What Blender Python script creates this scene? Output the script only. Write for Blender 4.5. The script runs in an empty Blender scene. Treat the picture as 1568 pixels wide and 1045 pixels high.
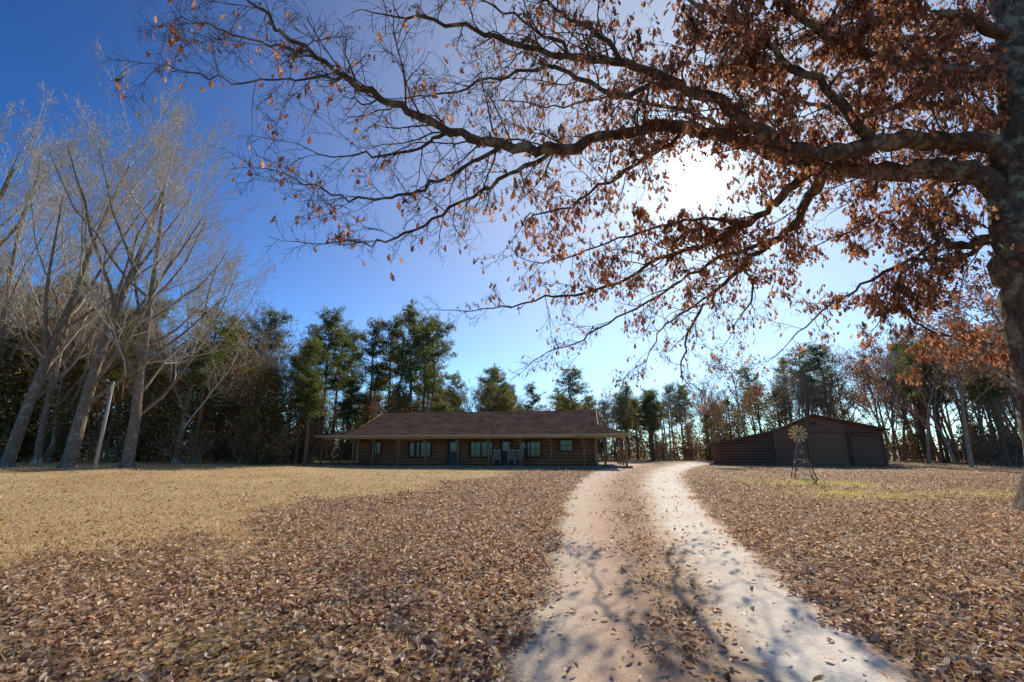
import bpy, math, random
import numpy as np
from mathutils import Vector, Matrix
random.seed(7); RNG=np.random.default_rng(7)
scene=bpy.context.scene
col=scene.collection
# ------------------------------------------------------------ camera
F=697.0; PITCH=math.radians(14.1); CS,SN=math.cos(PITCH),math.sin(PITCH); CAMZ=1.6
cam=bpy.data.cameras.new("camera"); camo=bpy.data.objects.new("camera",cam); col.objects.link(camo)
cam.sensor_width=36; cam.lens=16; cam.clip_end=3000; cam.clip_start=0.05
camo.location=(0,0,CAMZ); camo.rotation_euler=(math.pi/2+PITCH,0,0); scene.camera=camo
def S(px,py,Y):
    "survey reading -> world point at northing Y"
    dx=(px-784)/F; dy=(522.5-py)/F; t=Y/(CS-dy*SN)
    return Vector((dx*t,Y,CAMZ+t*(SN+dy*CS)))
def sstep(a,b,x):
    t=np.clip((np.asarray(x,float)-a)/(b-a),0,1); return t*t*(3-2*t)
def gh(x,y):
    x=np.asarray(x,float); y=np.asarray(y,float)
    return 1.1*np.tanh(.022*np.maximum(y,-20))+.40*sstep(-8,-26,x)*sstep(8,24,y)
def G(px,py):
    "survey reading on the ground"
    lo,hi=1.0,400.0
    for _ in range(60):
        m=(lo+hi)/2; p=S(px,py,m)
        if p.z>float(gh(p.x,p.y)): lo=m
        else: hi=m
    return S(px,py,lo)
# ------------------------------------------------------------ node helpers
def newmat(name):
    m=bpy.data.materials.new(name); m.use_nodes=True; nt=m.node_tree; nt.nodes.clear()
    out=nt.nodes.new("ShaderNodeOutputMaterial"); return m,nt,out
def N(nt,t,**kw):
    n=nt.nodes.new(t)
    for k,v in kw.items():
        if k in n.inputs: n.inputs[k].default_value=v
        else: setattr(n,k,v)
    return n
def ramp(nt,fac,stops,interp='LINEAR'):
    r=nt.nodes.new("ShaderNodeValToRGB"); e=r.color_ramp.elements; r.color_ramp.interpolation=interp
    while len(e)<len(stops): e.new(.5)
    for el,(p,c) in zip(e,stops):
        el.position=p; el.color=(*c,1) if len(c)==3 else c
    nt.links.new(fac,r.inputs[0]); return r.outputs[0]
def mixc(nt,f,a,b,blend='MIX'):
    m=nt.nodes.new("ShaderNodeMix"); m.data_type='RGBA'; m.blend_type=blend
    for s,i in ((f,0),(a,6),(b,7)):
        if isinstance(s,(int,float)): m.inputs[i].default_value=s
        elif isinstance(s,tuple): m.inputs[i].default_value=(*s,1)
        else: nt.links.new(s,m.inputs[i])
    return m.outputs[2]
def math_(nt,op,a,b=None,clamp=False):
    m=nt.nodes.new("ShaderNodeMath"); m.operation=op; m.use_clamp=clamp
    for s,i in ((a,0),(b,1)):
        if s is None: continue
        if isinstance(s,(int,float)): m.inputs[i].default_value=s
        else: nt.links.new(s,m.inputs[i])
    return m.outputs[0]
def noise(nt,vec,scale,detail=4,rough=.6):
    n=N(nt,"ShaderNodeTexNoise"); n.inputs["Scale"].default_value=scale; n.inputs["Detail"].default_value=detail; n.inputs["Roughness"].default_value=rough
    if vec is not None: nt.links.new(vec,n.inputs["Vector"])
    return n.outputs["Fac"]
def coords(nt,scale=(1,1,1)):
    tc=N(nt,"ShaderNodeTexCoord"); mp=N(nt,"ShaderNodeMapping"); mp.inputs["Scale"].default_value=scale
    nt.links.new(tc.outputs["Object"],mp.inputs["Vector"]); return mp.outputs[0]
def principled(nt,out,colr,rough=.8,bump=None,bs=.5,bd=.02,spec=.3):
    b=N(nt,"ShaderNodeBsdfPrincipled"); b.inputs["Roughness"].default_value=rough
    b.inputs["Specular IOR Level"].default_value=spec
    if isinstance(colr,tuple): b.inputs["Base Color"].default_value=(*colr,1)
    else: nt.links.new(colr,b.inputs["Base Color"])
    if bump is not None:
        bn=N(nt,"ShaderNodeBump"); bn.inputs["Strength"].default_value=bs; bn.inputs["Distance"].default_value=bd
        nt.links.new(bump,bn.inputs["Height"]); nt.links.new(bn.outputs[0],b.inputs["Normal"])
    nt.links.new(b.outputs[0],out.inputs[0]); return b
def simple(name,c1,c2,scale=6,rough=.8,stretch=(1,1,1),bs=.4,spec=.3):
    m,nt,out=newmat(name); v=coords(nt,stretch); f=noise(nt,v,scale,5,.65)
    principled(nt,out,ramp(nt,f,[(.3,c1),(.7,c2)]),rough,f,bs,.02,spec); return m
def leafmat(name,stops,transl=.5,tb=(1.4,1.26,1.05),rough=.6,spec=.25):
    m,nt,out=newmat(name); g=N(nt,"ShaderNodeNewGeometry")
    c=ramp(nt,g.outputs["Random Per Island"],stops)
    d=N(nt,"ShaderNodeBsdfPrincipled"); d.inputs["Roughness"].default_value=rough; d.inputs["Specular IOR Level"].default_value=spec
    nt.links.new(c,d.inputs["Base Color"])
    t=N(nt,"ShaderNodeBsdfTranslucent"); nt.links.new(mixc(nt,1.0,c,tb,'MULTIPLY'),t.inputs[0])
    mx=N(nt,"ShaderNodeMixShader"); mx.inputs[0].default_value=transl
    nt.links.new(d.outputs[0],mx.inputs[1]); nt.links.new(t.outputs[0],mx.inputs[2]); nt.links.new(mx.outputs[0],out.inputs[0]); return m
# ------------------------------------------------------------ mesh builder
class MB:
    def __init__(s): s.v=[]; s.f=[]; s.n=0
    def add(s,V,Fc,mat=0,smooth=False):
        V=np.asarray(V,float).reshape(-1,3)
        Fc=np.asarray(Fc,int)+s.n; s.v.append(V); s.n+=len(V); s.f.append((Fc,mat,smooth))
    def mesh(s,name,mats):
        me=bpy.data.meshes.new(name); V=np.concatenate(s.v)
        me.vertices.add(len(V)); me.vertices.foreach_set("co",V.ravel())
        li=np.concatenate([f.ravel() for f,_,_ in s.f]); tot=np.concatenate([np.full(len(f),f.shape[1]) for f,_,_ in s.f])
        st=np.concatenate([[0],np.cumsum(tot)[:-1]])
        me.loops.add(len(li)); me.loops.foreach_set("vertex_index",li)
        me.polygons.add(len(tot)); me.polygons.foreach_set("loop_start",st)
        me.polygons.foreach_set("material_index",np.concatenate([np.full(len(f),m) for f,m,_ in s.f]))
        me.polygons.foreach_set("use_smooth",np.concatenate([np.full(len(f),sm) for f,_,sm in s.f]))
        for m in mats: me.materials.append(m)
        me.update(calc_edges=True); me.validate(); return me
    def obj(s,name,mats,parent=None,loc=None):
        o=bpy.data.objects.new(name,s.mesh(name,mats)); col.objects.link(o)
        if parent: o.parent=parent
        if loc: o.location=loc
        return o
    def box(s,c,d,mat=0,rz=0,R=None):
        c=np.array(c,float); h=np.array(d,float)/2
        V=np.array([[x,y,z] for x in(-1,1) for y in(-1,1) for z in(-1,1)])*h
        if R is not None: V=V@np.array(R).T
        if rz: a=math.cos(rz);b=math.sin(rz); V=V@np.array([[a,b,0],[-b,a,0],[0,0,1]])
        s.add(V+c,[[0,1,3,2],[4,6,7,5],[0,4,5,1],[2,3,7,6],[0,2,6,4],[1,5,7,3]],mat)
    def beam(s,a,b,w,h,mat=0):
        a=Vector(a);b=Vector(b); d=b-a; q=d.to_track_quat('X','Z').to_matrix()
        s.box((a+b)/2,(d.length,w,h),mat,R=q)
    def cyl(s,a,b,r,mat=0,k=10,r2=None,smooth=True):
        a=Vector(a);b=Vector(b); q=(b-a).to_track_quat('Z','Y').to_matrix(); r2=r if r2 is None else r2
        V=[]
        for p,rr in((a,r),(b,r2)):
            for i in range(k):
                t=2*math.pi*i/k; V.append(p+q@Vector((rr*math.cos(t),rr*math.sin(t),0)))
        n=s.n
        s.add(V,[[i,(i+1)%k,k+(i+1)%k,k+i] for i in range(k)],mat,smooth)
        s.f.append((np.array([[n+i for i in range(k)][::-1]]),mat,False)); s.f.append((np.array([[n+k+i for i in range(k)]]),mat,False))
    def slab(s,pts,th,mat=0):
        P=[Vector(p) for p in pts]; n=(P[1]-P[0]).cross(P[2]-P[0]).normalized()
        if n.z<0: P=P[::-1]; n=-n
        k=len(P); V=P+[p-n*th for p in P]; b=s.n
        s.add(V,[[i,k+i,k+(i+1)%k,(i+1)%k] for i in range(k)],mat)
        s.f.append((np.array([[b+i for i in range(k)]]),mat,False)); s.f.append((np.array([[b+k+i for i in range(k)][::-1]]),mat,False))
    def tubes(s,paths,mat=0):
        g={}
        for P,R,k in paths: g.setdefault((len(P),k),[]).append((P,R))
        for (n,k),L in g.items():
            P=np.array([[tuple(q) for q in a] for a,_ in L]); R=np.array([b for _,b in L]); m=len(L)
            T=np.gradient(P,axis=1); T/=np.linalg.norm(T,axis=2,keepdims=True)+1e-9
            T0=P[:,-1]-P[:,0]; T0/=np.linalg.norm(T0,axis=1,keepdims=True)+1e-9
            ref=np.where(np.abs(T0[:,2:3])<.8,[[0,0,1.]],[[1.,0,0]])[:,None,:]
            A=np.cross(T,ref); A/=np.linalg.norm(A,axis=2,keepdims=True)+1e-9; B=np.cross(T,A)
            th=np.arange(k)*2*np.pi/k
            V=P[:,:,None,:]+R[:,:,None,None]*(np.cos(th)[None,None,:,None]*A[:,:,None,:]+np.sin(th)[None,None,:,None]*B[:,:,None,:])
            base=(np.arange(m)*n*k)[:,None,None]; i=np.arange(n-1)[None,:,None]*k; j=np.arange(k)[None,None,:]; j2=(j+1)%k
            Fq=np.stack([base+i+j,base+i+j2,base+i+k+j2,base+i+k+j],axis=-1).reshape(-1,4)
            s.add(V,Fq,mat,k>3)
def rframes(m,upbias=0.0):
    n=RNG.normal(size=(m,3)); n/=np.linalg.norm(n,axis=1,keepdims=True)
    if upbias: n=n*(1-upbias)+np.array([0,0,1.])*upbias; n/=np.linalg.norm(n,axis=1,keepdims=True)
    a=np.cross(n,RNG.normal(size=(m,3))); a/=np.linalg.norm(a,axis=1,keepdims=True); return a,np.cross(n,a),n
LOBE=np.array([[0,0,0],[0,1,.08],[.16,.22,.10],[.10,.36,.05],[.32,.55,.16],[.16,.68,.08],[.2,.86,.1],[-.16,.22,.10],[-.10,.36,.05],[-.32,.55,.16],[-.16,.68,.08],[-.2,.86,.1]])
LOBEF=[[0,2,3,4,5,6,1],[0,1,11,10,9,8,7]]
SIMP=np.array([[0,0,0],[0,1,.12],[.27,.3,.16],[.22,.72,.22],[-.27,.3,.16],[-.22,.72,.22]]); SIMPF=[[0,2,3,1],[0,1,5,4]]
def leaves(mb,pos,size,tmpl,tf,mat=0,upbias=0.0,down=False):
    pos=np.asarray(pos,float); m=len(pos)
    if m==0: return
    a,b,n=rframes(m,upbias)
    if down:
        b=b*.6+np.array([0,0,-1.]); b/=np.linalg.norm(b,axis=1,keepdims=True); a=np.cross(b,RNG.normal(size=(m,3))); a/=np.linalg.norm(a,axis=1,keepdims=True); n=np.cross(a,b)
    curl=RNG.uniform(.5,2.4,(m,1,1))
    V=pos[:,None,:]+np.asarray(size)[:,None,None]*(tmpl[None,:,0:1]*a[:,None,:]+tmpl[None,:,1:2]*b[:,None,:]+curl*tmpl[None,:,2:3]*n[:,None,:])
    k=len(tmpl); Fc=(np.arange(m)[:,None,None]*k+np.array(tf)[None]).reshape(-1,len(tf[0])); mb.add(V,Fc,mat)
TRI=np.array([[-.5,0,0],[.5,0,0],[0,1.,0]]); TRIF=[[0,1,2]]
QUA=np.array([[-.35,0,0],[.35,0,0],[.5,1.,.1],[-.3,.9,0]]); QUAF=[[0,1,2,3]]
# ------------------------------------------------------------ materials
M={}
def barkmat(name,c1,c2,c3,lichen=.62):
    m,nt,out=newmat(name); v=coords(nt,(1,1,.25)); f=noise(nt,v,14,6,.7); c=ramp(nt,f,[(.3,c1),(.65,c2)])
    v2=coords(nt); l=noise(nt,v2,3.2,5,.7); c=mixc(nt,ramp(nt,l,[(lichen-.05,(0,0,0)),(lichen+.05,(1,1,1))]),c,c3)
    principled(nt,out,c,.9,f,1.0,.05,.15); return m
M['oakbark']=barkmat("oak_bark",(.045,.030,.021),(.21,.14,.09),(.36,.30,.18),.55)
M['sunlitbark']=barkmat("sunlit_twig_bark",(.42,.35,.25),(.70,.60,.44),(.70,.62,.48),.55)  # backlit brightness of the thin twigs painted into their bark colour
M['midbark']=barkmat("pecan_bark",(.12,.088,.06),(.32,.24,.16),(.42,.36,.26),.58)
M['greybark']=barkmat("grey_bark",(.20,.145,.095),(.50,.38,.26),(.50,.41,.30),.6)
M['pinebark']=barkmat("pine_bark",(.08,.048,.03),(.27,.165,.10),(.30,.19,.12),.6)
M['oakleaf']=leafmat("dry_oak_leaf",[(0,(.12,.053,.031)),(.4,(.27,.125,.07)),(.75,(.38,.185,.098)),(1,(.56,.34,.19))],.48,(1.4,1.15,.95))
M['litter']=leafmat("fallen_leaf",[(0,(.14,.07,.038)),(.3,(.40,.225,.125)),(.65,(.65,.44,.27)),(1,(.88,.74,.54))],.3,(1.3,1.15,.95),.5,.35)
M['needle']=leafmat("pine_needles",[(0,(.035,.055,.02)),(.6,(.105,.135,.04)),(1,(.24,.24,.07))],.45,(1.8,1.7,1.1))
M['cedar']=leafmat("cedar_foliage",[(0,(.055,.055,.022)),(.6,(.155,.135,.05)),(1,(.30,.235,.09))],.42,(1.7,1.5,1.1))
M['brownleaf']=leafmat("brown_foliage",[(0,(.15,.08,.045)),(.6,(.30,.16,.078)),(1,(.42,.26,.135))],.4,(1.35,1.15,.9))
M['blade']=leafmat("dry_grass",[(0,(.34,.23,.09)),(.6,(.60,.43,.20)),(1,(.76,.60,.33))],.35,(1.3,1.18,.95))
# ------------------------------------------------------------ world and sun
sunv=Vector(((1062-784)/F,CS-SN*(522.5-272)/F,SN+CS*(522.5-272)/F)).normalized()
elev=math.asin(sunv.z); azim=math.atan2(sunv.x,sunv.y)
w=bpy.data.worlds.new("World"); scene.world=w; w.use_nodes=True; nt=w.node_tree; nt.nodes.clear()
wo=nt.nodes.new("ShaderNodeOutputWorld"); bg=nt.nodes.new("ShaderNodeBackground"); sk=nt.nodes.new("ShaderNodeTexSky")
sk.sky_type='NISHITA'; sk.sun_disc=False; sk.sun_elevation=elev; sk.sun_rotation=azim; sk.air_density=1.0; sk.dust_density=.5; sk.ozone_density=3.0; sk.altitude=0
bg.inputs[1].default_value=.15
tc=nt.nodes.new("ShaderNodeTexCoord"); dt=nt.nodes.new("ShaderNodeVectorMath"); dt.operation='DOT_PRODUCT'
nv=nt.nodes.new("ShaderNodeVectorMath"); nv.operation='NORMALIZE'; nt.links.new(tc.outputs["Generated"],nv.inputs[0])
nt.links.new(nv.outputs[0],dt.inputs[0]); dt.inputs[1].default_value=sunv
d0=math_(nt,'MAXIMUM',dt.outputs["Value"],0.0)
sxyz=nt.nodes.new("ShaderNodeSeparateXYZ"); nt.links.new(nv.outputs[0],sxyz.inputs[0]); zc_=math_(nt,'MAXIMUM',sxyz.outputs[2],0.0)
g0=math_(nt,'MULTIPLY',math_(nt,'POWER',d0,5.5),3.6); g2=math_(nt,'MULTIPLY',math_(nt,'POWER',d0,120.0),2.6); g3=math_(nt,'MULTIPLY',math_(nt,'POWER',d0,4500.0),600.0)
hz_=math_(nt,'MULTIPLY',math_(nt,'MULTIPLY',math_(nt,'POWER',math_(nt,'SUBTRACT',1.0,zc_),5.0),math_(nt,'POWER',d0,1.8)),3.4)
gs=math_(nt,'ADD',math_(nt,'ADD',math_(nt,'ADD',g0,g2),g3),hz_)
cm=nt.nodes.new("ShaderNodeCombineXYZ")
for i,k in enumerate((1.0,1.03,1.12)): nt.links.new(math_(nt,'MULTIPLY',gs,k),cm.inputs[i])
K=.13
pre=mixc(nt,1.0,sk.outputs[0],(K,K,K),'MULTIPLY'); gm=nt.nodes.new("ShaderNodeGamma"); gm.inputs[1].default_value=1.55; nt.links.new(pre,gm.inputs[0])
post=nt.nodes.new("ShaderNodeVectorMath"); post.operation='MULTIPLY'; nt.links.new(gm.outputs[0],post.inputs[0]); post.inputs[1].default_value=(.55/.15,1.12/.15,1.5/.15)
damp=math_(nt,'SUBTRACT',1.0,math_(nt,'MULTIPLY',math_(nt,'POWER',d0,4.0),.80))
sc=nt.nodes.new("ShaderNodeVectorMath"); sc.operation='SCALE'; nt.links.new(post.outputs[0],sc.inputs[0]); nt.links.new(damp,sc.inputs["Scale"])
nt.links.new(mixc(nt,1.0,sc.outputs[0],cm.outputs[0],'ADD'),bg.inputs[0]); nt.links.new(bg.outputs[0],wo.inputs[0])
sl=bpy.data.lights.new("sun",'SUN'); sl.energy=5; sl.angle=math.radians(.5); sl.color=(1,.92,.78)
so=bpy.data.objects.new("sun",sl); col.objects.link(so); so.rotation_euler=sunv.to_track_quat('Z','Y').to_euler(); so.location=(10,20,30)
scene.view_settings.view_transform='Standard'; scene.view_settings.look='None'; scene.view_settings.exposure=0
# ------------------------------------------------------------ driveway outline
rows=[(1045,765,1430),(980,787,1340),(900,825,1228),(850,836,1166),(800,845,1112),(770,858,1082),(750,868,1064),(735,884,1055),(725,900,1054),(718,918,1066),(713,934,1085)]
EL=[G(a,y) for y,a,b in rows]; ER=[G(b,y) for y,a,b in rows]
EL=[Vector((-.9,-8,0)),Vector((-.45,-1,0))]+EL+[EL[-1]+Vector((4,14,0))]
ER=[Vector((2.0,-8,0)),Vector((2.4,-1,0))]+ER+[ER[-1]+Vector((7,12,0))]
def cr(P,n):
    P=[Vector(p) for p in P]; Q=[P[0]*2-P[1]]+P+[P[-1]*2-P[-2]]; o=[]
    for i in range(1,len(Q)-2):
        for j in range(n):
            t=j/n; a,b,c,d=Q[i-1],Q[i],Q[i+1],Q[i+2]
            o.append(.5*((2*b)+(c-a)*t+(2*a-5*b+4*c-d)*t*t+(3*b-a-3*c+d)*t**3))
    o.append(P[-1]); return o
ELs=cr(EL,8); ERs=cr(ER,8)
ely=np.array([p.y for p in ELs]); elx=np.array([p.x for p in ELs]); ery=np.array([p.y for p in ERs]); erx=np.array([p.x for p in ERs])
def driveu(x,y):
    l=np.interp(y,ely,elx); r=np.interp(y,ery,erx); return (x-l)/(r-l)
def litterd(x,y):
    x=np.asarray(x,float); y=np.asarray(y,float)
    wob=1.2*np.sin(y*.7+x*.3)+.8*np.sin(x*1.3-y*.45)+.5*np.sin(x*3.1+y*2.3)
    edge=-5.5+np.maximum(0,(y-13)*.42)
    left=.15+.85*sstep(-3,3,x-edge+wob)
    left=np.maximum(left,(1-sstep(4.2,8.5,y+wob*.6)))
    right=.95-.40*sstep(14,30,y)
    u=driveu(x,y)
    d=np.where(u<.5,left,right)
    eg=np.minimum(u,1-u)+.03*np.sin(y*2.1)+.03*np.sin(y*5.3+x*2)
    t=sstep(.0,.09,eg)
    mid=np.exp(-((u-.47+.03*np.sin(y*1.3))/.10)**2)*(.30+.12*np.sin(y*1.9))
    return d*(1-t)+(.05+mid)*t
# ------------------------------------------------------------ ground
def axis(n,near,far):
    t=np.linspace(-1,1,n); return np.sinh(t*near)/math.sinh(near)*far
xs=axis(241,6.0,900); ys=axis(241,6.0,900)+12
X,Yg=np.meshgrid(xs,ys); Z=gh(X,Yg)
V=np.stack([X,Yg,Z],-1).reshape(-1,3); n=241
i,j=np.meshgrid(np.arange(n-1),np.arange(n-1),indexing='ij'); b0=(i*n+j).ravel()
mb=MB(); mb.add(V,np.stack([b0,b0+1,b0+n+1,b0+n],-1),0,True)
m,nt,out=newmat("ground_grass_and_leaves"); v=coords(nt)
at=N(nt,"ShaderNodeAttribute"); at.attribute_name="litter"; gr=N(nt,"ShaderNodeAttribute"); gr.attribute_name="green"
nb=noise(nt,v,.35,5,.6); nf=noise(nt,v,22,5,.7); nm=noise(nt,v,2.2,5,.65)
grass=ramp(nt,nf,[(.25,(.32,.20,.085)),(.5,(.60,.42,.20)),(.75,(.74,.57,.31))])
grass=mixc(nt,ramp(nt,nb,[(.40,(0,0,0)),(.62,(.75,.75,.75))]),grass,(.44,.29,.12))
vo=N(nt,"ShaderNodeTexVoronoi"); vo.inputs["Scale"].default_value=16; nt.links.new(v,vo.inputs["Vector"])
sx=N(nt,"ShaderNodeSeparateColor"); nt.links.new(vo.outputs["Color"],sx.inputs[0])
lit=ramp(nt,sx.outputs[0],[(0,(.045,.024,.014)),(.4,(.20,.112,.065)),(.75,(.43,.27,.16)),(1,(.72,.54,.37))])
lit=mixc(nt,.3,lit,ramp(nt,nf,[(.3,(.06,.033,.018)),(.7,(.50,.34,.20))]))
lit=mixc(nt,ramp(nt,noise(nt,v,.8,4,.6),[(.35,(.0,.0,.0)),(.65,(.35,.35,.35))]),lit,(.13,.075,.04))
fac=math_(nt,'ADD',at.outputs["Fac"],math_(nt,'MULTIPLY',math_(nt,'SUBTRACT',nm,.5),1.3),True)
c=mixc(nt,ramp(nt,fac,[(.35,(0,0,0)),(.65,(1,1,1))]),grass,lit)
gf=math_(nt,'MULTIPLY',gr.outputs["Fac"],ramp(nt,nm,[(.4,(0,0,0)),(.55,(1,1,1))]))
c=mixc(nt,gf,c,(.58,.46,.03))
bm=math_(nt,'ADD',math_(nt,'MULTIPLY',vo.outputs["Distance"],1.0),nf)
principled(nt,out,c,.9,bm,.8,.03,.1)
go=mb.obj("ground",[m])
L=litterd(V[:,0],V[:,1]); L=L*(1-.5*sstep(35,60,V[:,1]))
a=go.data.attributes.new("litter",'FLOAT','POINT'); a.data.foreach_set("value",L.astype(np.float32))
gp=[(G(1310,757),1.7,1.0),(G(1530,757),1.7,.9),(G(1290,742),1.2,.8),(G(340,1000),.6,.2),(G(1230,738),2.2,.8)]
def greenf(x,y):
    g_=0
    for (p,r,s_) in gp: g_=g_+s_*np.exp(-(((x-p.x)/(r*1.3))**2+((y-p.y)/r)**2))
    return np.clip(g_,0,1)
gv=greenf(V[:,0],V[:,1])
a=go.data.attributes.new("green",'FLOAT','POINT'); a.data.foreach_set("value",gv.astype(np.float32))
# driveway sheet
yy=np.concatenate([np.linspace(-8,12,90),np.linspace(12.2,min(ely.max(),ery.max()),90)]); C=24; ext=.12
us=np.linspace(-ext,1+ext,C)
DX=[];
for y in yy:
    l=np.interp(y,ely,elx); r=np.interp(y,ery,erx); DX.append(l+us*(r-l))
DX=np.array(DX); DY=np.repeat(yy[:,None],C,1); DZ=gh(DX,DY)+.012
mb=MB(); i,j=np.meshgrid(np.arange(len(yy)-1),np.arange(C-1),indexing='ij'); b0=(i*C+j).ravel()
mb.add(np.stack([DX,DY,DZ],-1),np.stack([b0,b0+1,b0+C+1,b0+C],-1),0,True)
m,nt,out=newmat("sandy_gravel_driveway"); v=coords(nt); ua=N(nt,"ShaderNodeAttribute"); ua.attribute_name="across"; u=ua.outputs["Fac"]
n1=noise(nt,v,1.6,6,.7); n2=noise(nt,v,30,5,.7); n3=noise(nt,v,.5,3,.5); n4=noise(nt,v,6,6,.75)
uu=math_(nt,'ADD',u,math_(nt,'MULTIPLY',math_(nt,'SUBTRACT',n1,.5),.26))
base=ramp(nt,uu,[(.0,(.50,.37,.23)),(.08,(.70,.57,.41)),(.16,(.74,.57,.40)),(.28,(.66,.44,.30)),(.37,(.46,.31,.20)),(.54,(.47,.33,.21)),(.62,(.68,.52,.36)),(.70,(.92,.81,.64)),(.88,(.92,.82,.66)),(.97,(.70,.49,.34))])
grit=ramp(nt,n2,[(.3,(.62,.60,.58)),(.5,(1,1,1)),(.75,(1.08,1.08,1.08))])
c=mixc(nt,.8,base,grit,'MULTIPLY'); c=mixc(nt,.5,c,ramp(nt,n4,[(.32,(.62,.56,.5)),(.48,(1,1,1))]),'MULTIPLY')
c=mixc(nt,ramp(nt,n3,[(.48,(0,0,0)),(.68,(.35,.35,.35))]),c,(.70,.47,.32))
b=principled(nt,out,c,.95,math_(nt,'ADD',n2,math_(nt,'MULTIPLY',n4,1.5)),.40,.025,.1)
e=math_(nt,'MINIMUM',uu,math_(nt,'SUBTRACT',1.0,uu)); e=math_(nt,'ADD',e,math_(nt,'MULTIPLY',math_(nt,'SUBTRACT',n2,.5),.25))
al=ramp(nt,e,[(.0,(0,0,0)),(.05,(1,1,1))]); nt.links.new(al,b.inputs["Alpha"])
do=mb.obj("driveway",[m]); a=do.data.attributes.new("across",'FLOAT','POINT'); a.data.foreach_set("value",np.tile(us,len(yy)).astype(np.float32))
# fallen leaves
def scatter(Nn,dmax,fn,amax=1.3,y0=1.6,y1=42):
    y=np.exp(RNG.uniform(math.log(y0),math.log(y1),Nn)); x=RNG.uniform(-amax,amax,Nn)*(y+1.0)
    dens=Nn/(math.log(y1/y0)*2*amax*y*(y+1)); p=np.minimum(1,dmax/dens)*fn(x,y)
    k=RNG.random(Nn)<p; return x[k],y[k]
def clump(x,y): return .62+.38*np.clip(np.sin(x*2.3+1.7*np.sin(y*1.1))*np.sin(y*2.9+1.3*np.sin(x*1.7))*1.6+.35,-.6,1)
x,y=scatter(400000,560,lambda a,b:litterd(a,b)*(1-.85*greenf(a,b))*clump(a,b))
mb=MB(); sz=RNG.uniform(.032,.082,len(x))*(1+.35*sstep(8,20,y))
leaves(mb,np.stack([x,y,gh(x,y)+.014+RNG.uniform(0,.025,len(x))],-1),sz,SIMP,SIMPF,0,.68)
mb.obj("fallen_leaves",[M['litter']])
def grassd(x,y):
    u=driveu(x,y); on=(u>.0)&(u<1.0); mid=np.exp(-((u-.47)/.08)**2)*.5
    return np.where(on,mid,1.0-.7*litterd(x,y))
x,y=scatter(200000,500,grassd,1.3,2,38)
mb=MB(); m_=len(x); a_,b_,n_=rframes(m_,0); T=np.array([[-.12,0,0],[.12,0,0],[0,1,0]]); up=RNG.normal(size=(m_,3))*.45+np.array([0,0,1.]); h=RNG.uniform(.03,.08,m_)
Vv=np.stack([x,y,gh(x,y)],-1)[:,None,:]+h[:,None,None]*(T[None,:,0:1]*a_[:,None,:]*1.0+T[None,:,1:2]*up[:,None,:])
mb.add(Vv,np.arange(m_*3).reshape(-1,3)); mb.obj("dry_grass",[M['blade']])
# ------------------------------------------------------------ tree growth
def rv(): 
    return Vector((random.gauss(0,1),random.gauss(0,1),random.gauss(0,1)))
def grow(paths,tips,p,d,L,r,lvl,cfg):
    n=cfg['seg'][lvl]; wig=cfg['wig'][lvl]; tr=cfg['trop'][lvl]; rend=cfg['taper'][lvl]
    pts=[p.copy()]; rad=[r]; dirs=[d.copy()]
    for i in range(n):
        d=(d+rv()*wig+Vector((0,0,tr))).normalized(); p=p+d*(L/n); pts.append(p.copy()); rad.append(r*(1-(1-rend)*(i+1)/n)); dirs.append(d.copy())
    paths.append((pts,rad,cfg['sides'][lvl]))
    if lvl==len(cfg['seg'])-1:
        tips.append((pts[-1],d)); tips.append((pts[len(pts)//2],d)); return
    nc=cfg['nch'][lvl]; s0=cfg['start'][lvl]
    for c in range(nc):
        t=s0+(1-s0)*(c+random.random())/nc; f=t*n; i=min(int(f),n-1); q=pts[i].lerp(pts[i+1],f-i); dd=dirs[i+1]
        ax=dd.cross(rv()).normalized(); ang=math.radians(random.gauss(cfg['ang'][lvl],8)); cd=(dd*math.cos(ang)+ax*math.sin(ang)).normalized()
        rr=rad[i]*cfg['rr'][lvl]*random.uniform(.8,1.1); ll=L*cfg['lr'][lvl]*random.uniform(.7,1.2)*(1-.45*max(0,t-s0)/(1-s0))
        grow(paths,tips,q,cd,ll,max(rr,cfg['rmin']),lvl+1,cfg)
def bare(h,nch,rmin,lean=(0,0,0),r0=.3,fork=.2,spread=32,trop=.10,rr=(.6,.5,.5,.6),tt=.35,w0=.06):
    cfg=dict(seg=[6,6,5,4,3],wig=[w0,.10,.12,.14,.16],trop=[.04,trop,trop*.8,.06,.05],taper=[tt,.25,.25,.3,.5],sides=[8,6,4,3,3],nch=nch,start=[fork,.25,.2,.15],ang=[spread,34,38,42],rr=rr,lr=[.62,.45,.45,.5],rmin=rmin)
    paths=[];tips=[]; grow(paths,tips,Vector((0,0,-.2)),Vector(lean)+Vector((0,0,1)),h*.78,r0,0,cfg); return paths,tips
def flare(paths,r):
    out=[]
    for k in range(5):
        a=k*1.256+random.random()*.5; out.append(([Vector((math.cos(a)*r*1.7,math.sin(a)*r*1.7,-.25)),Vector((math.cos(a)*r*.8,math.sin(a)*r*.8,.12)),Vector((math.cos(a)*r*.3,math.sin(a)*r*.3,.7))],[r*.3,r*.42,r*.4],5))
    paths+=out
def place(name,me,p,s=1,rz=None,parent=None,sz=None):
    o=bpy.data.objects.new(name,me); col.objects.link(o); o.location=p; o.rotation_euler=(0,0,random.uniform(0,6.28) if rz is None else rz); o.scale=(s,s,sz or s)
    if parent: o.parent=parent
    return o
def gz(x,y): return Vector((x,y,float(gh(x,y))))
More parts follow.
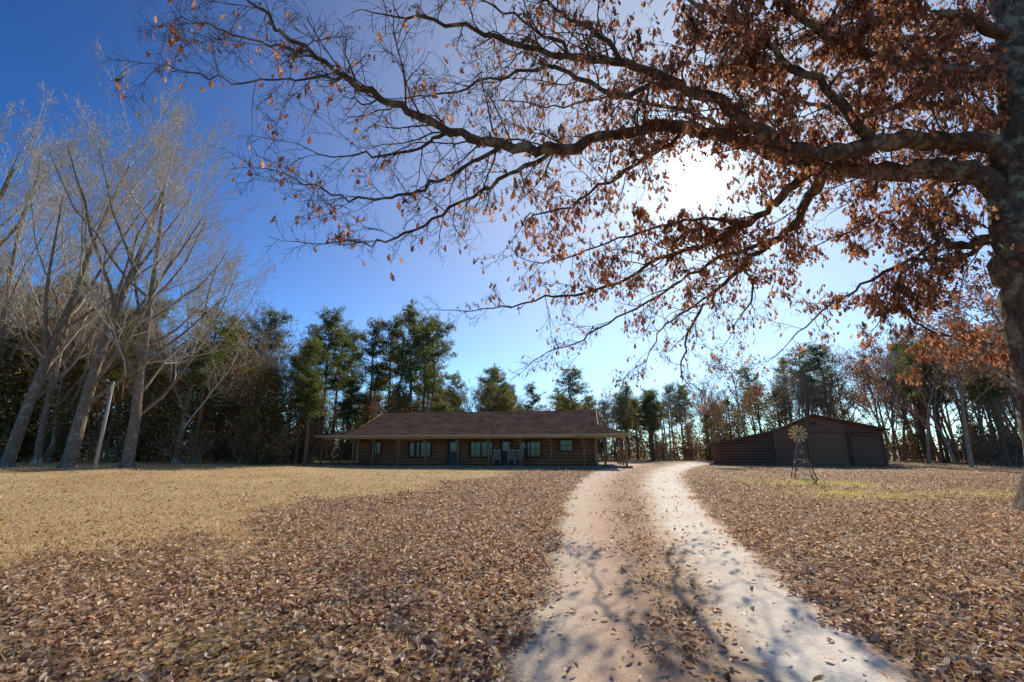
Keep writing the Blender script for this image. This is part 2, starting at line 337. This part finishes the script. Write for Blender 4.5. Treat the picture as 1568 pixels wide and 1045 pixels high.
for (px,Y,h,lean,r0,seed,sp) in [(108,26,24,(.0,0,0),.33,3,30),(198,27,22.5,(.06,0,0),.31,5,38),(14,26,26.5,(.0,0,0),.30,8,28),(-110,25,24,(.0,0,0),.36,11,30),(272,33,20,(.06,0,0),.20,12,40),(-20,34,27,(.0,0,0),.3,19,30),(60,31,25,(.0,0,0),.22,27,30)]:
    random.seed(seed); paths,tips=bare(h,[13,9,7,5],.010,lean,r0,.15,sp,.13,(.46,.46,.5,.6),.2,.035); flare(paths,r0)
    mb=MB(); mb.tubes([p for p in paths if p[1][0]>.075],0); mb.tubes([p for p in paths if p[1][0]<=.075],1)
    X0=(px-784)/F*Y/1.03
    mb.obj("bare_pecan_tree",[M['midbark'],M['sunlitbark']],loc=gz(X0,Y))
def deci(seed,leafmat_=None,dens=0):
    random.seed(seed); paths,tips=bare(16,[9,7,5,3],.014,(random.gauss(0,.05),random.gauss(0,.05),0),.20,.3,38,.07,(.5,.5,.5,.6),.25)
    mb=MB(); mb.tubes(paths)
    if dens:
        P=[];
        for t,d in tips:
            for _ in range(dens): P.append(tuple(t+rv()*.25))
        leaves(mb,P,RNG.uniform(.10,.2,len(P)),QUA,QUAF,1)
    return mb.mesh("bare_tree_mesh",[M['greybark'],leafmat_ or M['brownleaf']])
D=[deci(s) for s in (21,22,23,24)]; DB=[deci(31,None,2),deci(32,None,1)]
def pine(seed,h=19,lo=.5,wid=2.6,nb=34):
    random.seed(seed); mb=MB(); tr=[Vector((random.gauss(0,.05)*i,random.gauss(0,.05)*i,h*.98*i/8-.2*(i==0))) for i in range(9)]
    paths=[(tr,[.25*(1-.8*i/8) for i in range(9)],8)]; P=[]
    def at(t): f=t*8; i=min(int(f),7); return tr[i].lerp(tr[i+1],f-i)
    for k in range(nb):
        t=lo+(1-lo)*(k+random.random())/nb; q=at(min(t,.995)); s=(t-lo)/(1-lo)
        ln=wid*(max(0,math.sin(math.pi*min(1,s*.62+.30)))**.6)*random.uniform(.5,1.1); a=random.uniform(0,6.28)
        d=Vector((math.cos(a),math.sin(a),.12+.5*s)).normalized(); pts=[q,q+d*ln*.5+Vector((0,0,-.1)),q+d*ln+Vector((0,0,.1))]
        paths.append((pts,[.05,.03,.015],3))
        for c in range(int(4+ln*2.9)):
            f=random.uniform(.25,1.05); cc=q+d*ln*f+Vector((random.gauss(0,.36),random.gauss(0,.36),random.gauss(.05,.26)))
            for _ in range(26): P.append(tuple(cc+Vector((random.gauss(0,.21),random.gauss(0,.21),random.gauss(0,.15)))))
    for k in range(16):
        t=random.uniform(.2,lo); q=at(t); a=random.uniform(0,6.28); paths.append(([q,q+Vector((math.cos(a)*.6,math.sin(a)*.6,0)),q+Vector((math.cos(a)*1.2,math.sin(a)*1.2,-.1))],[.03,.02,.01],3))
    mb.tubes(paths); leaves(mb,P,RNG.uniform(.15,.28,len(P)),TRI*[.5,1,1],TRIF,1)
    return mb.mesh("pine_mesh",[M['pinebark'],M['needle']])
PN=[pine(41,19,.52,2.8,38),pine(42,19,.45,3.1,46),pine(43,19,.57,2.7,32),pine(44,19,.49,3.3,42)]
def cedar(seed,h=8,r=1.9):
    random.seed(seed); mb=MB(); paths=[([Vector((0,0,-.2)),Vector((0,0,h*.5)),Vector((0,0,h*.97))],[.14,.09,.02],6)]; P=[]
    for k in range(150):
        t=random.random()**.9; z=.25+t*h*.95; rr=r*(math.sin(math.pi*min(1,.18+t*.82))**.7)*random.uniform(.25,1.1); a=random.uniform(0,6.28)
        c=Vector((math.cos(a)*rr,math.sin(a)*rr,z)); paths.append(([Vector((0,0,z-.3)),c*.6+Vector((0,0,z*.4-.1)),c],[.03,.02,.01],3))
        for _ in range(22): P.append(tuple(c+Vector((random.gauss(0,.22),random.gauss(0,.22),random.gauss(0,.28)))))
    mb.tubes(paths); leaves(mb,P,RNG.uniform(.14,.28,len(P)),TRI*[.55,1,1],TRIF,1)
    return mb.mesh("cedar_mesh",[M['pinebark'],M['cedar']])
CD=[cedar(51),cedar(52,8,2.3)]
def shrub(seed):
    random.seed(seed); paths=[];P=[]
    for k in range(40):
        a=random.uniform(0,6.28); b=Vector((random.gauss(0,.5),random.gauss(0,.5),-.1)); d=Vector((math.cos(a)*.5,math.sin(a)*.5,1)).normalized(); L_=random.uniform(1,2.6)
        pts=[b]; 
        for i in range(4): d=(d+rv()*.18).normalized(); pts.append(pts[-1]+d*L_/4)
        paths.append((pts,[.02,.016,.012,.01,.006],3))
        for i in range(8):
            q=pts[random.randint(1,4)]; e=(d+rv()*.6).normalized()*random.uniform(.3,.8); paths.append(([q,q+e*.5,q+e],[.008,.006,.005],3))
            for _ in range(2): P.append(tuple(q+e+rv()*.12))
    mb=MB(); mb.tubes(paths); leaves(mb,P,RNG.uniform(.08,.16,len(P)),QUA,QUAF,1)
    return mb.mesh("shrub_mesh",[M['greybark'],M['brownleaf']])
SH=[shrub(61),shrub(62)]
prof=np.array([(-400,400),(0,405),(100,430),(200,465),(300,482),(400,466),(462,515),(480,585),(690,585),(700,565),(770,558),(830,586),(900,602),(960,584),(1010,595),(1040,562),(1100,546),(1200,552),(1250,515),(1400,510),(1568,495),(2000,490)],float)
pa=(prof[:,0]-784)/F; pdy=(522.5-prof[:,1])/F; pk=(SN+pdy*CS)/(CS-pdy*SN)
def topk(x,y): return np.interp(x/y,pa,pk)
forest=bpy.data.objects.new("distant_forest",None); col.objects.link(forest)
def inwoods(x,y):
    a=x/y
    if a<-.43: yf=33
    elif a<-.1: yf=48
    elif a<.25: yf=58
    elif a<.40: yf=56
    else: yf=54-16*float(sstep(.82,1.0,a))
    return y-yf
random.seed(99)
cnt=0
for tr in range(4200):
    a=random.uniform(-1.5,1.55); y=random.uniform(33,90); x=a*y; dd=inwoods(x,y)
    if dd<0 or dd>28: continue
    if random.random()>(.26 if dd<12 else .20): continue
    H=(float(topk(x,y))*y+1.6-1.1)*random.uniform(.72,1.04); H=max(H,5)
    if a<-.43: wts=(.44,.16,.30,.10)
    elif a<.3: wts=(.44,.34,.17,.05)
    else: wts=(.48,.24,.16,.12)
    k=random.choices(('D','P','C','B'),wts)[0]
    if k=='D': me=random.choice(D); b=16
    elif k=='P': me=random.choice(PN); b=19
    elif k=='C': me=random.choice(CD); b=8; H=min(H,random.uniform(5,11))
    else: me=random.choice(DB); b=16; H*=random.uniform(.6,.95)
    s=H/b; ws=min(max(s,.6),1.15) if k!='C' else s
    place("tree_%d"%cnt,me,gz(x,y),ws,None,forest,s); cnt+=1
for q in range(420):
    a=random.uniform(-1.5,1.55); y=random.uniform(33,80); x=a*y; dd=inwoods(x,y)
    if dd<-1 or dd>20: continue
    if random.random()<.4: place("shrub_%d"%q,random.choice(CD),gz(x,y),random.uniform(.3,.55),None,forest)
    else: place("shrub_%d"%q,random.choice(SH),gz(x,y),random.uniform(.8,1.7),None,forest)
for (px,py,Y,v_) in [(486,498,54,0),(510,476,52,1),(546,506,57,2),(574,490,53,3),(602,504,56,0),(636,470,50,1),(666,490,53,3),(526,496,56,3),(618,484,55,2),(655,486,57,1),(872,562,60,3),(1250,525,56,1)]:
    p=S(px,py,Y); g=float(gh(p.x,Y)); s=(p.z-g)/19.3; place("pine_tree",PN[v_],(p.x,Y,g),max(.85,min(s,1.2)),None,None,s)
for (px,Y,H,me) in [(1140,47,12,DB[1]),(1462,36,14,DB[0]),(1545,27,13.5,DB[1]),(1400,44,13,D[1]),(1600,30,15,DB[0]),(1520,42,15,D[2]),(1020,56,10,D[0]),(1340,48,13,DB[0])]:
    x=(px-784)/F*Y*1.0; place("oak_tree",me,gz(x,Y),H/16*.95,None,None,H/16)
# ------------------------------------------------------------ big oak
random.seed(17)
oak=bpy.data.objects.new("big_oak_tree",None); col.objects.link(oak)
limbs=[
 ([(1660,775,8.2),(1625,640,8.2),(1590,500,8.1),(1568,400,8.1),(1555,310,8.1),(1562,200,8.0),(1550,60,8.0),(1530,-120,7.9),(1500,-330,7.6)],.60,.22,14),
 ([(1565,270,8.1),(1510,222,8.0),(1420,214,7.9),(1330,222,7.7),(1240,238,7.5),(1170,205,7.3),(1100,160,7.1),(1040,130,7.0),(960,98,6.8),(870,85,6.6),(760,60,6.5),(640,25,6.3)],.24,.03,9),
 ([(1560,320,8.1),(1515,280,8.2),(1450,258,8.3),(1370,262,8.5),(1290,262,8.7),(1220,244,8.8),(1150,222,8.6),(1060,195,8.2),(960,200,7.8),(860,226,7.4),(770,224,7.1),(690,200,6.9),(610,165,6.7),(540,125,6.5),(470,78,6.3),(410,30,6.1),(370,-20,6.0)],.26,.016,9),
 ([(770,224,7.1),(710,255,7.1),(650,288,7.1),(590,305,7.0),(520,300,6.9),(450,275,6.8)],.045,.012,6),
 ([(690,200,6.9),(630,230,6.8),(560,240,6.7),(490,235,6.6)],.035,.01,6),
 ([(860,226,7.4),(790,262,7.4),(720,300,7.3),(650,345,7.3),(580,375,7.2),(520,370,7.1)],.05,.012,6),
 ([(540,125,6.5),(470,118,6.4),(400,128,6.3),(320,118,6.2),(235,95,6.1)],.028,.008,5),
 ([(470,78,6.3),(400,70,6.2),(330,40,6.1),(270,30,6.0)],.025,.008,5),
 ([(1240,255,8.7),(1200,300,9.3),(1150,340,10),(1080,375,10.8),(1010,400,11.3),(930,440,11.8),(850,455,12.1),(770,470,12.3),(700,478,12.4)],.12,.012,7),
 ([(1260,255,8.7),(1240,310,9.6),(1190,365,10.6),(1140,400,11.4),(1095,450,12.1),(1060,500,12.6),(1040,565,12.9)],.13,.022,7),
 ([(1190,365,10.6),(1100,395,11),(1030,440,11.3),(960,480,11.5),(890,520,11.6),(830,545,11.7)],.06,.012,6),
 ([(1140,400,11.4),(1150,460,11.8),(1120,500,12.1)],.04,.012,6),
 ([(1095,450,12.1),(1030,490,12.3),(1000,530,12.5),(985,560,12.6)],.04,.01,6),
 ([(1150,340,10),(1060,335,9.9),(980,355,9.9),(900,385,9.9),(830,405,9.9)],.05,.012,6),
 ([(1060,195,8.2),(1000,235,8.2),(930,280,8.2),(860,320,8.2),(800,330,8.2)],.06,.012,6),
 ([(1580,400,8.1),(1530,355,8.6),(1480,375,8.9),(1440,368,9.1),(1428,335,9.2),(1455,300,9.3),(1490,270,9.3)],.13,.04,8),
 ([(1530,355,8.6),(1470,395,9.2),(1400,400,9.8),(1330,430,10.4),(1270,470,10.9),(1210,520,11.3)],.08,.014,7),
 ([(1440,368,9.1),(1385,415,9.4),(1372,460,9.6),(1410,500,9.8),(1480,520,10.0),(1540,530,10.2)],.05,.015,6),
 ([(1330,222,7.7),(1280,150,7.3),(1200,90,7.0),(1120,40,6.8),(1040,-20,6.6)],.11,.03,7),
 ([(1565,150,8.0),(1500,110,7.6),(1400,100,7.2),(1300,70,6.9),(1220,20,6.6),(1150,-60,6.4)],.16,.04,8),
 ([(1555,60,8.0),(1480,30,7.4),(1390,10,6.9),(1300,-30,6.5)],.16,.04,8),
 ([(960,98,6.8),(905,45,6.6),(840,5,6.4),(780,-40,6.2)],.06,.015,6),
 ([(1040,130,7.0),(940,140,6.7),(850,110,6.5),(780,112,6.4),(700,140,6.3),(620,150,6.2)],.06,.01,6),
 ([(870,85,6.6),(800,30,6.4),(720,-10,6.2)],.04,.012,6),
 ([(1565,230,8.0),(1500,170,8.6),(1400,160,9.4),(1310,175,10.2),(1220,150,10.9),(1120,110,11.4)],.16,.03,8),
 ([(1560,180,8.0),(1490,220,9.0),(1420,290,10),(1350,330,10.8),(1290,360,11.4)],.11,.02,7),
 ([(1560,100,8.0),(1510,90,9.2),(1420,60,10.2),(1330,60,11),(1240,50,11.6)],.14,.03,8),
 ([(1150,222,8.6),(1085,185,9.0),(1010,160,9.4),(930,150,9.8),(850,165,10.1),(770,150,10.4)],.07,.012,6),
]
paths=[];tips=[]
ocfg=dict(seg=[5,4,3],wig=[.18,.22,.24],trop=[-.01,0,0],taper=[.35,.4,.5],sides=[4,3,3],nch=[6,5],start=[.15,.15],ang=[42,45],rr=[.6,.65],lr=[.58,.6],rmin=.0042)
for li,(pl,r0,r1,k) in enumerate(limbs):
    P=cr([S(*q) for q in pl],5); n=len(P)
    wj=.035 if li>0 else .03
    P=[P[0]]+[p+rv()*wj for p in P[1:]]
    R=[r0+(r1-r0)*(i/(n-1))**.7 for i in range(n)]
    if li==0: R[0]*=1.5; R[1]*=1.25; R[2]*=1.12
    R=[x_*random.uniform(.90,1.12) for x_ in R]
    paths.append((P,R,k))
    if li==0: continue
    tot=sum((P[i+1]-P[i]).length for i in range(n-1)); ns=int(tot/.25)
    for s in range(ns):
        t=(s+random.random())/ns
        if t<.12 and r0>.1: continue
        f=t*(n-1); i=min(int(f),n-2); q=P[i].lerp(P[i+1],f-i); T=(P[i+1]-P[i]).normalized()
        ax=(rv()+Vector((0,0,-.15))); ax=(ax-T*ax.dot(T)).normalized(); a=math.radians(random.uniform(30,70)); d=T*math.cos(a)+ax*math.sin(a)
        ln=random.uniform(.6,1.8)*(1.0 if t<.8 else .7)
        if R[i]<.05: ln*=.8
        if (q+d*ln).length<4.2: continue
        grow(paths,tips,q,d,ln,max(min(R[i]*.40,.020),.007),0,ocfg)
    grow(paths,tips,P[-1],(P[-1]-P[-2]).normalized(),1.1,R[-1],0,ocfg)
mb=MB(); mb.tubes(paths); mb.obj("trunk_and_limbs",[M['oakbark']],oak)
P=[]
for t,d in tips:
    a=t.x/max(t.y,.1); el=(t.z-1.6)/t.y
    den=.045+.30*float(sstep(-.15,.30,a))+.50*float(sstep(.35,.8,a))+.60*float(sstep(.72,1.1,el))*float(sstep(.1,.5,a))
    den+=.36*math.exp(-((a-.28)/.25)**2-((el-.55)/.16)**2)
    if el<.34: den*=.25+.5*float(sstep(.6,.9,a))
    den*=2.0 if random.random()<.34 else .1
    for _ in range(int(den*2.0+random.random())): P.append(tuple(t+rv()*.05))
P=np.array(P); rel=P-np.array([0,0,CAMZ]); cosang=(rel@np.array(sunv))/np.linalg.norm(rel,axis=1); P=P[cosang<math.cos(math.radians(1.5))]
mb=MB(); leaves(mb,P,RNG.uniform(.09,.165,len(P)),LOBE,LOBEF,0,0,True); mb.obj("dry_leaves",[M['oakleaf']],oak)
# ------------------------------------------------------------ log cabin
M['log']=simple("log_wood",(.22,.085,.036),(.45,.20,.09),5,.7,(.6,3,6))
M['logend']=simple("log_wood_pale",(.34,.17,.075),(.56,.34,.16),5,.7,(3,.6,6))
M['post']=simple("porch_post_wood",(.20,.11,.055),(.35,.21,.11),6,.8,(3,3,.6))
M['trim']=simple("window_trim_wood",(.10,.05,.028),(.17,.09,.05),6,.8)
M['fascia']=simple("fascia_wood",(.44,.28,.12),(.62,.43,.19),5,.7,(.5,3,3))
M['deck']=simple("deck_wood",(.16,.11,.08),(.28,.20,.14),6,.85,(.5,4,1))
M['frame']=simple("dark_chinking",(.03,.018,.012),(.07,.04,.025),6,.8)
M['doorp']=simple("dark_door_paint",(.035,.04,.038),(.06,.065,.06),4,.5)
m,nt,out=newmat("shingle_roof"); v=coords(nt); br=N(nt,"ShaderNodeTexBrick"); br.inputs["Scale"].default_value=1.0; br.inputs["Brick Width"].default_value=.33; br.inputs["Row Height"].default_value=.15; br.inputs["Mortar Size"].default_value=.01
br.inputs["Color1"].default_value=(.125,.078,.060,1); br.inputs["Color2"].default_value=(.215,.138,.104,1); br.inputs["Mortar"].default_value=(.05,.032,.024,1); nt.links.new(v,br.inputs[0])
nz=noise(nt,v,.9,5,.7); c=mixc(nt,.9,br.outputs[0],ramp(nt,nz,[(.3,(.45,.42,.40)),(.55,(1,1,1)),(.75,(1.35,1.28,1.15))]),'MULTIPLY'); principled(nt,out,c,1.0,br.outputs["Fac"],.4,.02,0.0); M['roof']=m
m,nt,out=newmat("window_glass"); b=principled(nt,out,(.02,.025,.03),.06,None,spec=.6); M['glass']=m
cab=bpy.data.objects.new("log_cabin",None); col.objects.link(cab); cab.location=(-3.04,35.5,.74); cab.rotation_euler=(0,0,-math.atan2(.156,.988))
UL,UR=-10.2,9.3; V0,V1=2.0,9.2
ops=[(-8.6,1.45,.8,1.0,'w'),(-4.85,1.35,1.9,1.25,'ww'),(-2.0,1.08,.95,2.05,'d'),(.26,1.35,1.9,1.25,'ww'),(2.3,1.08,.95,2.05,'d'),(4.2,1.35,1.7,1.2,'ww'),(7.05,1.6,1.0,.85,'w')]
mb=MB(); z=.16; rl=.125; random.seed(3)
while z<2.7:
    zc=z+rl-.02
    gaps=sorted([(u-w_/2,u+w_/2) for u,zc0,w_,h_,_ in ops if zc0-h_/2<zc<zc0+h_/2])
    s0=UL-.15-random.random()*.1
    for g0_,g1_ in gaps+[(UR+.15,None)]:
        mb.cyl((s0,V0,zc),(g0_,V0,zc),rl*random.uniform(.94,1.02),0,10); s0=g1_
    mb.cyl((UL-.15,V1,zc),(UR+.15,V1,zc),rl,0,8)
    for uu_ in (UL,UR): mb.cyl((uu_,V0-.25,zc+.12),(uu_,V1+.2,zc+.12),rl,1,10)
    z+=.245
mb.obj("log_walls",[M['log'],M['logend']],cab)
mb=MB(); mb.box(((UL+UR)/2,(V0+V1)/2,1.4),(UR-UL-.08,V1-V0-.08,2.6)); mb.obj("chinking",[M['frame']],cab)
fr=MB()
for u,zc,w_,h_,t in ops:
    y=V0-.10
    for sx_ in(-1,1): fr.box((u+sx_*(w_/2),y,zc),(.09,.14,h_+.09),3)
    for sz_ in(-1,1): fr.box((u,y,zc+sz_*h_/2),(w_-.09,.13,.09),3)
    if t=='ww': fr.box((u,y,zc),(.08,.12,h_-.09),3)
    if t!='d':
        fr.box((u,y+.02,zc),(w_-.1,.05,.035),3); fr.box((u,y+.09,zc),(w_-.05,.03,h_-.05),1)
        for q in ((-.25,.25) if t=='ww' else (0,)): fr.box((u+q*w_,y+.03,zc),(.025,.04,h_-.1),3)
    else:
        fr.box((u,y+.06,zc),(w_-.09,.05,h_-.09),2); fr.box((u,y+.02,zc+.45),(w_*.55,.04,.7),1); fr.cyl((u+.36,y-.06,zc-.1),(u+.36,y+.06,zc-.1),.03,0,8)
fr.obj("windows_and_doors",[M['frame'],M['glass'],M['doorp'],M['trim']],cab)
mb=MB(); mb.box((-.3,4.6,-.05),(24.2,9.4,.34))
mb.obj("porch_deck",[M['deck']],cab)
RV=5.6; RZ=4.65; EZ=2.42; SL=(RZ-EZ)/(RV+.4); BZ=RZ-SL*(10.2-RV)
mb=MB(); A0,A1=-9.9,9.5
mb.slab([(A0,-.4,EZ),(A1,-.4,EZ),(A1,RV,RZ),(A0,RV,RZ)],.09)
mb.slab([(A0,RV+.004,RZ),(A1,RV+.004,RZ),(A1,10.2,BZ),(A0,10.2,BZ)],.09)
for sgn,A,B_ in((-1,A0,-12.7),(1,A1,11.6)):
    vi=1.5; zi=EZ+SL*(vi+.4)-.01
    mb.slab([(B_,-.4,EZ-.02),(B_,9.8,EZ-.02),(A,9.8,zi),(A,vi,zi)],.08)
    mb.slab([(B_,-.4,EZ-.02),(A+sgn*.004,-.4,EZ-.02),(A+sgn*.004,vi,zi)],.08)
mb.obj("roof",[M['roof']],cab)
mb=MB()
mb.box(((-12.7+11.6)/2,-.43,EZ-.10),(24.5,.05,.15)); mb.box((-12.73,4.7,EZ-.12),(.05,10.2,.15)); mb.box((11.63,4.7,EZ-.12),(.05,10.2,.15))
for A in(A0-.03,A1+.03):
    mb.beam((A,1.5,EZ+SL*1.9-.06),(A,RV,RZ-.06),.05,.17); mb.beam((A,RV,RZ-.07),(A,10.2,BZ-.07),.05,.17)
mb.box((-.5,.1,EZ-.24),(23.9,.12,.14))
mb.obj("fascia",[M['fascia']],cab)
mb=MB()
for A in(UL+.0,UR-.0):
    mb.slab([(A,1.6,2.62),(A,9.4,2.62),(A,9.4,BZ+.12),(A,RV,RZ-.14),(A,1.6,EZ+SL*2-.16)],.06)
mb.obj("gable_walls",[M['logend']],cab)
mb=MB()
for u in(-12.4,-11.4,-9.7,-8,-5.9,-3.7,-1.1,1.3,3.7,6.0,8.4,9.9,11.4): mb.cyl((u,.1,.12),(u,.1,EZ-.31),.085,0,10,.07); mb.beam((u-.32,.1,EZ-.34),(u-.04,.1,EZ-.62),.07,.07)
for v_ in (3,6,9):
    for u in(-12.4,11.4): mb.cyl((u,v_,.12),(u,v_,EZ-.1),.08,0,10)
mb.obj("porch_posts",[M['post']],cab)
M['chair']=simple("weathered_chair",(.30,.25,.20),(.44,.38,.31),8,.7)
def chair(u,v_,rz):
    e=bpy.data.objects.new("rocking_chair",None); col.objects.link(e)
    cw=Matrix.Translation(cab.location)@cab.rotation_euler.to_matrix().to_4x4()
    e.matrix_world=cw@Matrix.Translation((u,v_,.13))@Matrix.Rotation(rz,4,'Z')
    mb=MB(); 
    for sx_ in(-.27,.27):
        pts=[Vector((sx_,-.45+i*.15,.02+.12*((i-3)/3)**2)) for i in range(7)]
        mb.tubes([(pts,[.02]*7,6)]); mb.box((sx_,-.22,.34),(.04,.04,.6)); mb.beam((sx_,.2,.08),(sx_,.36,1.15),.04,.04); mb.box((sx_,-.02,.64),(.09,.55,.03))
    mb.obj("rockers_and_legs",[M['chair']],e)
    mb=MB()
    for i in range(5): mb.box((0,-.2+i*.1,.42),(.5,.085,.025))
    mb.obj("seat",[M['chair']],e)
    mb=MB()
    for i in range(6): mb.beam((-.2+i*.08,.235,.45),(-.2+i*.08,.345,1.1),.045,.02)
    mb.box((0,.355,1.13),(.6,.04,.09)); mb.obj("backrest",[M['chair']],e)
chair(2.9,1.0,.2); chair(3.4,1.1,-.25); chair(1.7,1.1,.1)
# ------------------------------------------------------------ barn
M['barn']=simple("barn_boards_dark",(.15,.068,.042),(.27,.135,.085),4,.9,(.5,1,5),.4,.1)
M['barnv']=simple("barn_boards_red",(.21,.095,.055),(.36,.18,.108),4,.9,(6,1,.5),.4,.1)
M['barnroof']=simple("barn_roof_dark",(.10,.06,.05),(.17,.11,.09),3,.9,(1,1,1),spec=.05)
bx,by=18.05,42.0; barn=bpy.data.objects.new("barn",None); col.objects.link(barn); barn.location=(bx,by,float(gh(24,40))-.02); barn.scale=(.84,1,1); barn.rotation_euler=(0,0,-math.atan2(.39,.92))
W=15.0; PX=9.44; LE,BK,PK,RE=1.85,2.95,4.2,2.95; BX=5.95
def rooft(x): return float(np.interp(x,[0,BX,PX,W],[LE,BK,PK,RE]))
mb=MB(); BD=11
for vv in(0.12,BD):
    mb.add([(0,vv,-.3),(W,vv,-.3),(W,vv,RE-.05),(PX,vv,PK-.05),(BX,vv,BK-.05),(0,vv,LE-.05)],[[0,1,2,3,4,5]])
mb.add([(0,.12,-.3),(0,BD,-.3),(0,BD,LE-.05),(0,.12,LE-.05)],[[0,1,2,3]]); mb.add([(W,.12,-.3),(W,BD,-.3),(W,BD,RE-.05),(W,.12,RE-.05)],[[0,1,2,3]])
z=0
while z<3.0:
    for x0,x1 in((0.02,5.7),(11.95,W-.02)):
        a0,a1=x0,x1
        if x0<1:
            if z+.2>LE: a0=max(x0,(z+.2-LE)/(BK-LE)*BX)
        if a1-a0>.3 and not (x0>1 and z+.2>RE): mb.cyl((a0,.09,z+.12),(a1,.09,z+.12),.115,0,8)
    z+=.235
mb.obj("walls",[M['barn']],barn)
mb=MB()
x=5.82; random.seed(4)
while x<11.8:
    top=rooft(x+.1)-.12; d=.05+.012*random.random()
    mb.box((x+.1,.07,top/2),(.18,d*2,top)); x+=.205
mb.obj("vertical_boards",[M['barnv']],barn)
mb=MB()
mb.box((10.2,-.06,1.35),(2.9,.07,2.55),0); mb.box((9.9,-.12,2.72),(5.6,.06,.10),1)
for k in range(13): mb.box((8.95+k*.208,-.1,1.35),(.03,.014,2.5),1)
mb.box((13.5,-.06,1.2),(2.3,.06,2.2),1); mb.box((6.9,-.05,1.15),(1.7,.06,2.1),1)
mb.obj("sliding_doors",[M['barnv'],M['barn']],barn)
mb=MB()
def zz(x):
    if x<0: return LE-.4*(BK-LE)/BX
    if x>W: return RE-.45*(PK-RE)/(W-PX)
    return rooft(x)
for (xa,xb) in((-.4,BX),(BX,PX),(PX,W+.45)):
    mb.slab([(xa,-.45,zz(xa)+.03),(xb,-.45,zz(xb)+.03),(xb,BD+.4,zz(xb)+.03),(xa,BD+.4,zz(xa)+.03)],.07)
    mb.beam((xa,-.48,zz(xa)-.05),(xb,-.48,zz(xb)-.05),.05,.15)
mb.obj("roof",[M['barnroof']],barn)
mb=MB(); mb.cyl((PX,-.05,3.5),(PX,-.30,3.55),.04,0,8); mb.cyl((PX,-.30,3.5),(PX,-.30,3.34),.12,0,10,.2); mb.obj("gable_lamp_shade",[M['frame']],barn)
# ------------------------------------------------------------ garden windmill
M['steel']=simple("rusty_steel",(.12,.09,.07),(.25,.19,.14),20,.6); M['vane']=simple("cream_vane_paint",(.60,.40,.15),(.75,.58,.28),9,.5)
g=G(1231,733); wm=bpy.data.objects.new("garden_windmill",None); col.objects.link(wm); wm.location=g; wm.rotation_euler=(0,0,-.35)
D_=g.y; top=S(1222,676,D_).z-g.z; bw=.40*D_/20
mb=MB()
cor=[(-bw,-bw),(bw,-bw),(bw,bw),(-bw,bw)]
def lp(k,t): return Vector((cor[k][0]*(1-t)+cor[k][0]*.08*t,cor[k][1]*(1-t)+cor[k][1]*.08*t,top*t))
for k in range(4): mb.cyl(lp(k,0),lp(k,1),.022,0,6)
for t in(.25,.5,.75):
    for k in range(4): mb.cyl(lp(k,t),lp((k+1)%4,t),.014,0,5)
for t0,t1 in((0,.25),(.25,.5),(.5,.75),(.75,1)):
    for k in range(4): mb.cyl(lp(k,t0),lp((k+1)%4,t1),.01,0,5); mb.cyl(lp((k+1)%4,t0),lp(k,t1),.01,0,5)
mb.cyl((0,0,top-.1),(0,0,top+.42),.02,0,6)
mb.obj("tower",[M['steel']],wm)
mb=MB(); hz=top+.36; R_=.36*D_/20
for k in range(12):
    a=2*math.pi*k/12; d=Vector((math.cos(a),0,math.sin(a))); s=Vector((-math.sin(a),0,math.cos(a)))
    c0=Vector((0,-.16,hz)); mb.add([c0+d*R_*.25-s*.02,c0+d*R_*.25+s*.02+Vector((0,.02,0)),c0+d*R_+s*R_*.15+Vector((0,.05,0)),c0+d*R_-s*R_*.13],[[0,1,2,3]])
for rr in(.45,.85):
    pts=[Vector((math.cos(a)*R_*rr,-.14,hz+math.sin(a)*R_*rr)) for a in np.linspace(0,2*math.pi,25)]; mb.tubes([(pts,[.008]*25,5)],1)
mb.cyl((0,-.2,hz),(0,.1,hz),.05,1,10); mb.cyl((0,.1,hz),(0.0,.6,hz),.012,1,6)
mb.add([(0,.5,hz-.10),(0,.5,hz+.10),(0,.95,hz+.2),(0,.85,hz),(0,.95,hz-.2)],[[0,1,2,3,4]])
mb.obj("wheel_and_tail",[M['vane'],M['steel']],wm)
# ------------------------------------------------------------ utility pole
M['pole']=simple("weathered_pole",(.30,.27,.23),(.46,.42,.36),10,.8,(3,3,.4))
x=(150-784)/F*24.5/1.03; pb=gz(x,24.5); pe=bpy.data.objects.new("utility_pole",None); col.objects.link(pe); pe.location=pb
mb=MB(); mb.cyl((0,0,-.3),(0,0,4.6),.09,0,12,.065); mb.obj("pole",[M['pole']],pe)
mb=MB(); mb.box((0,-.14,4.2),(.25,.14,.42)); mb.cyl((0,0,4.45),(.0,-.5,4.65),.02,0,6); mb.cyl((0,-.5,4.65),(0,-.5,4.5),.12,0,10,.18); mb.obj("meter_box_and_lamp_arm",[M['steel']],pe)
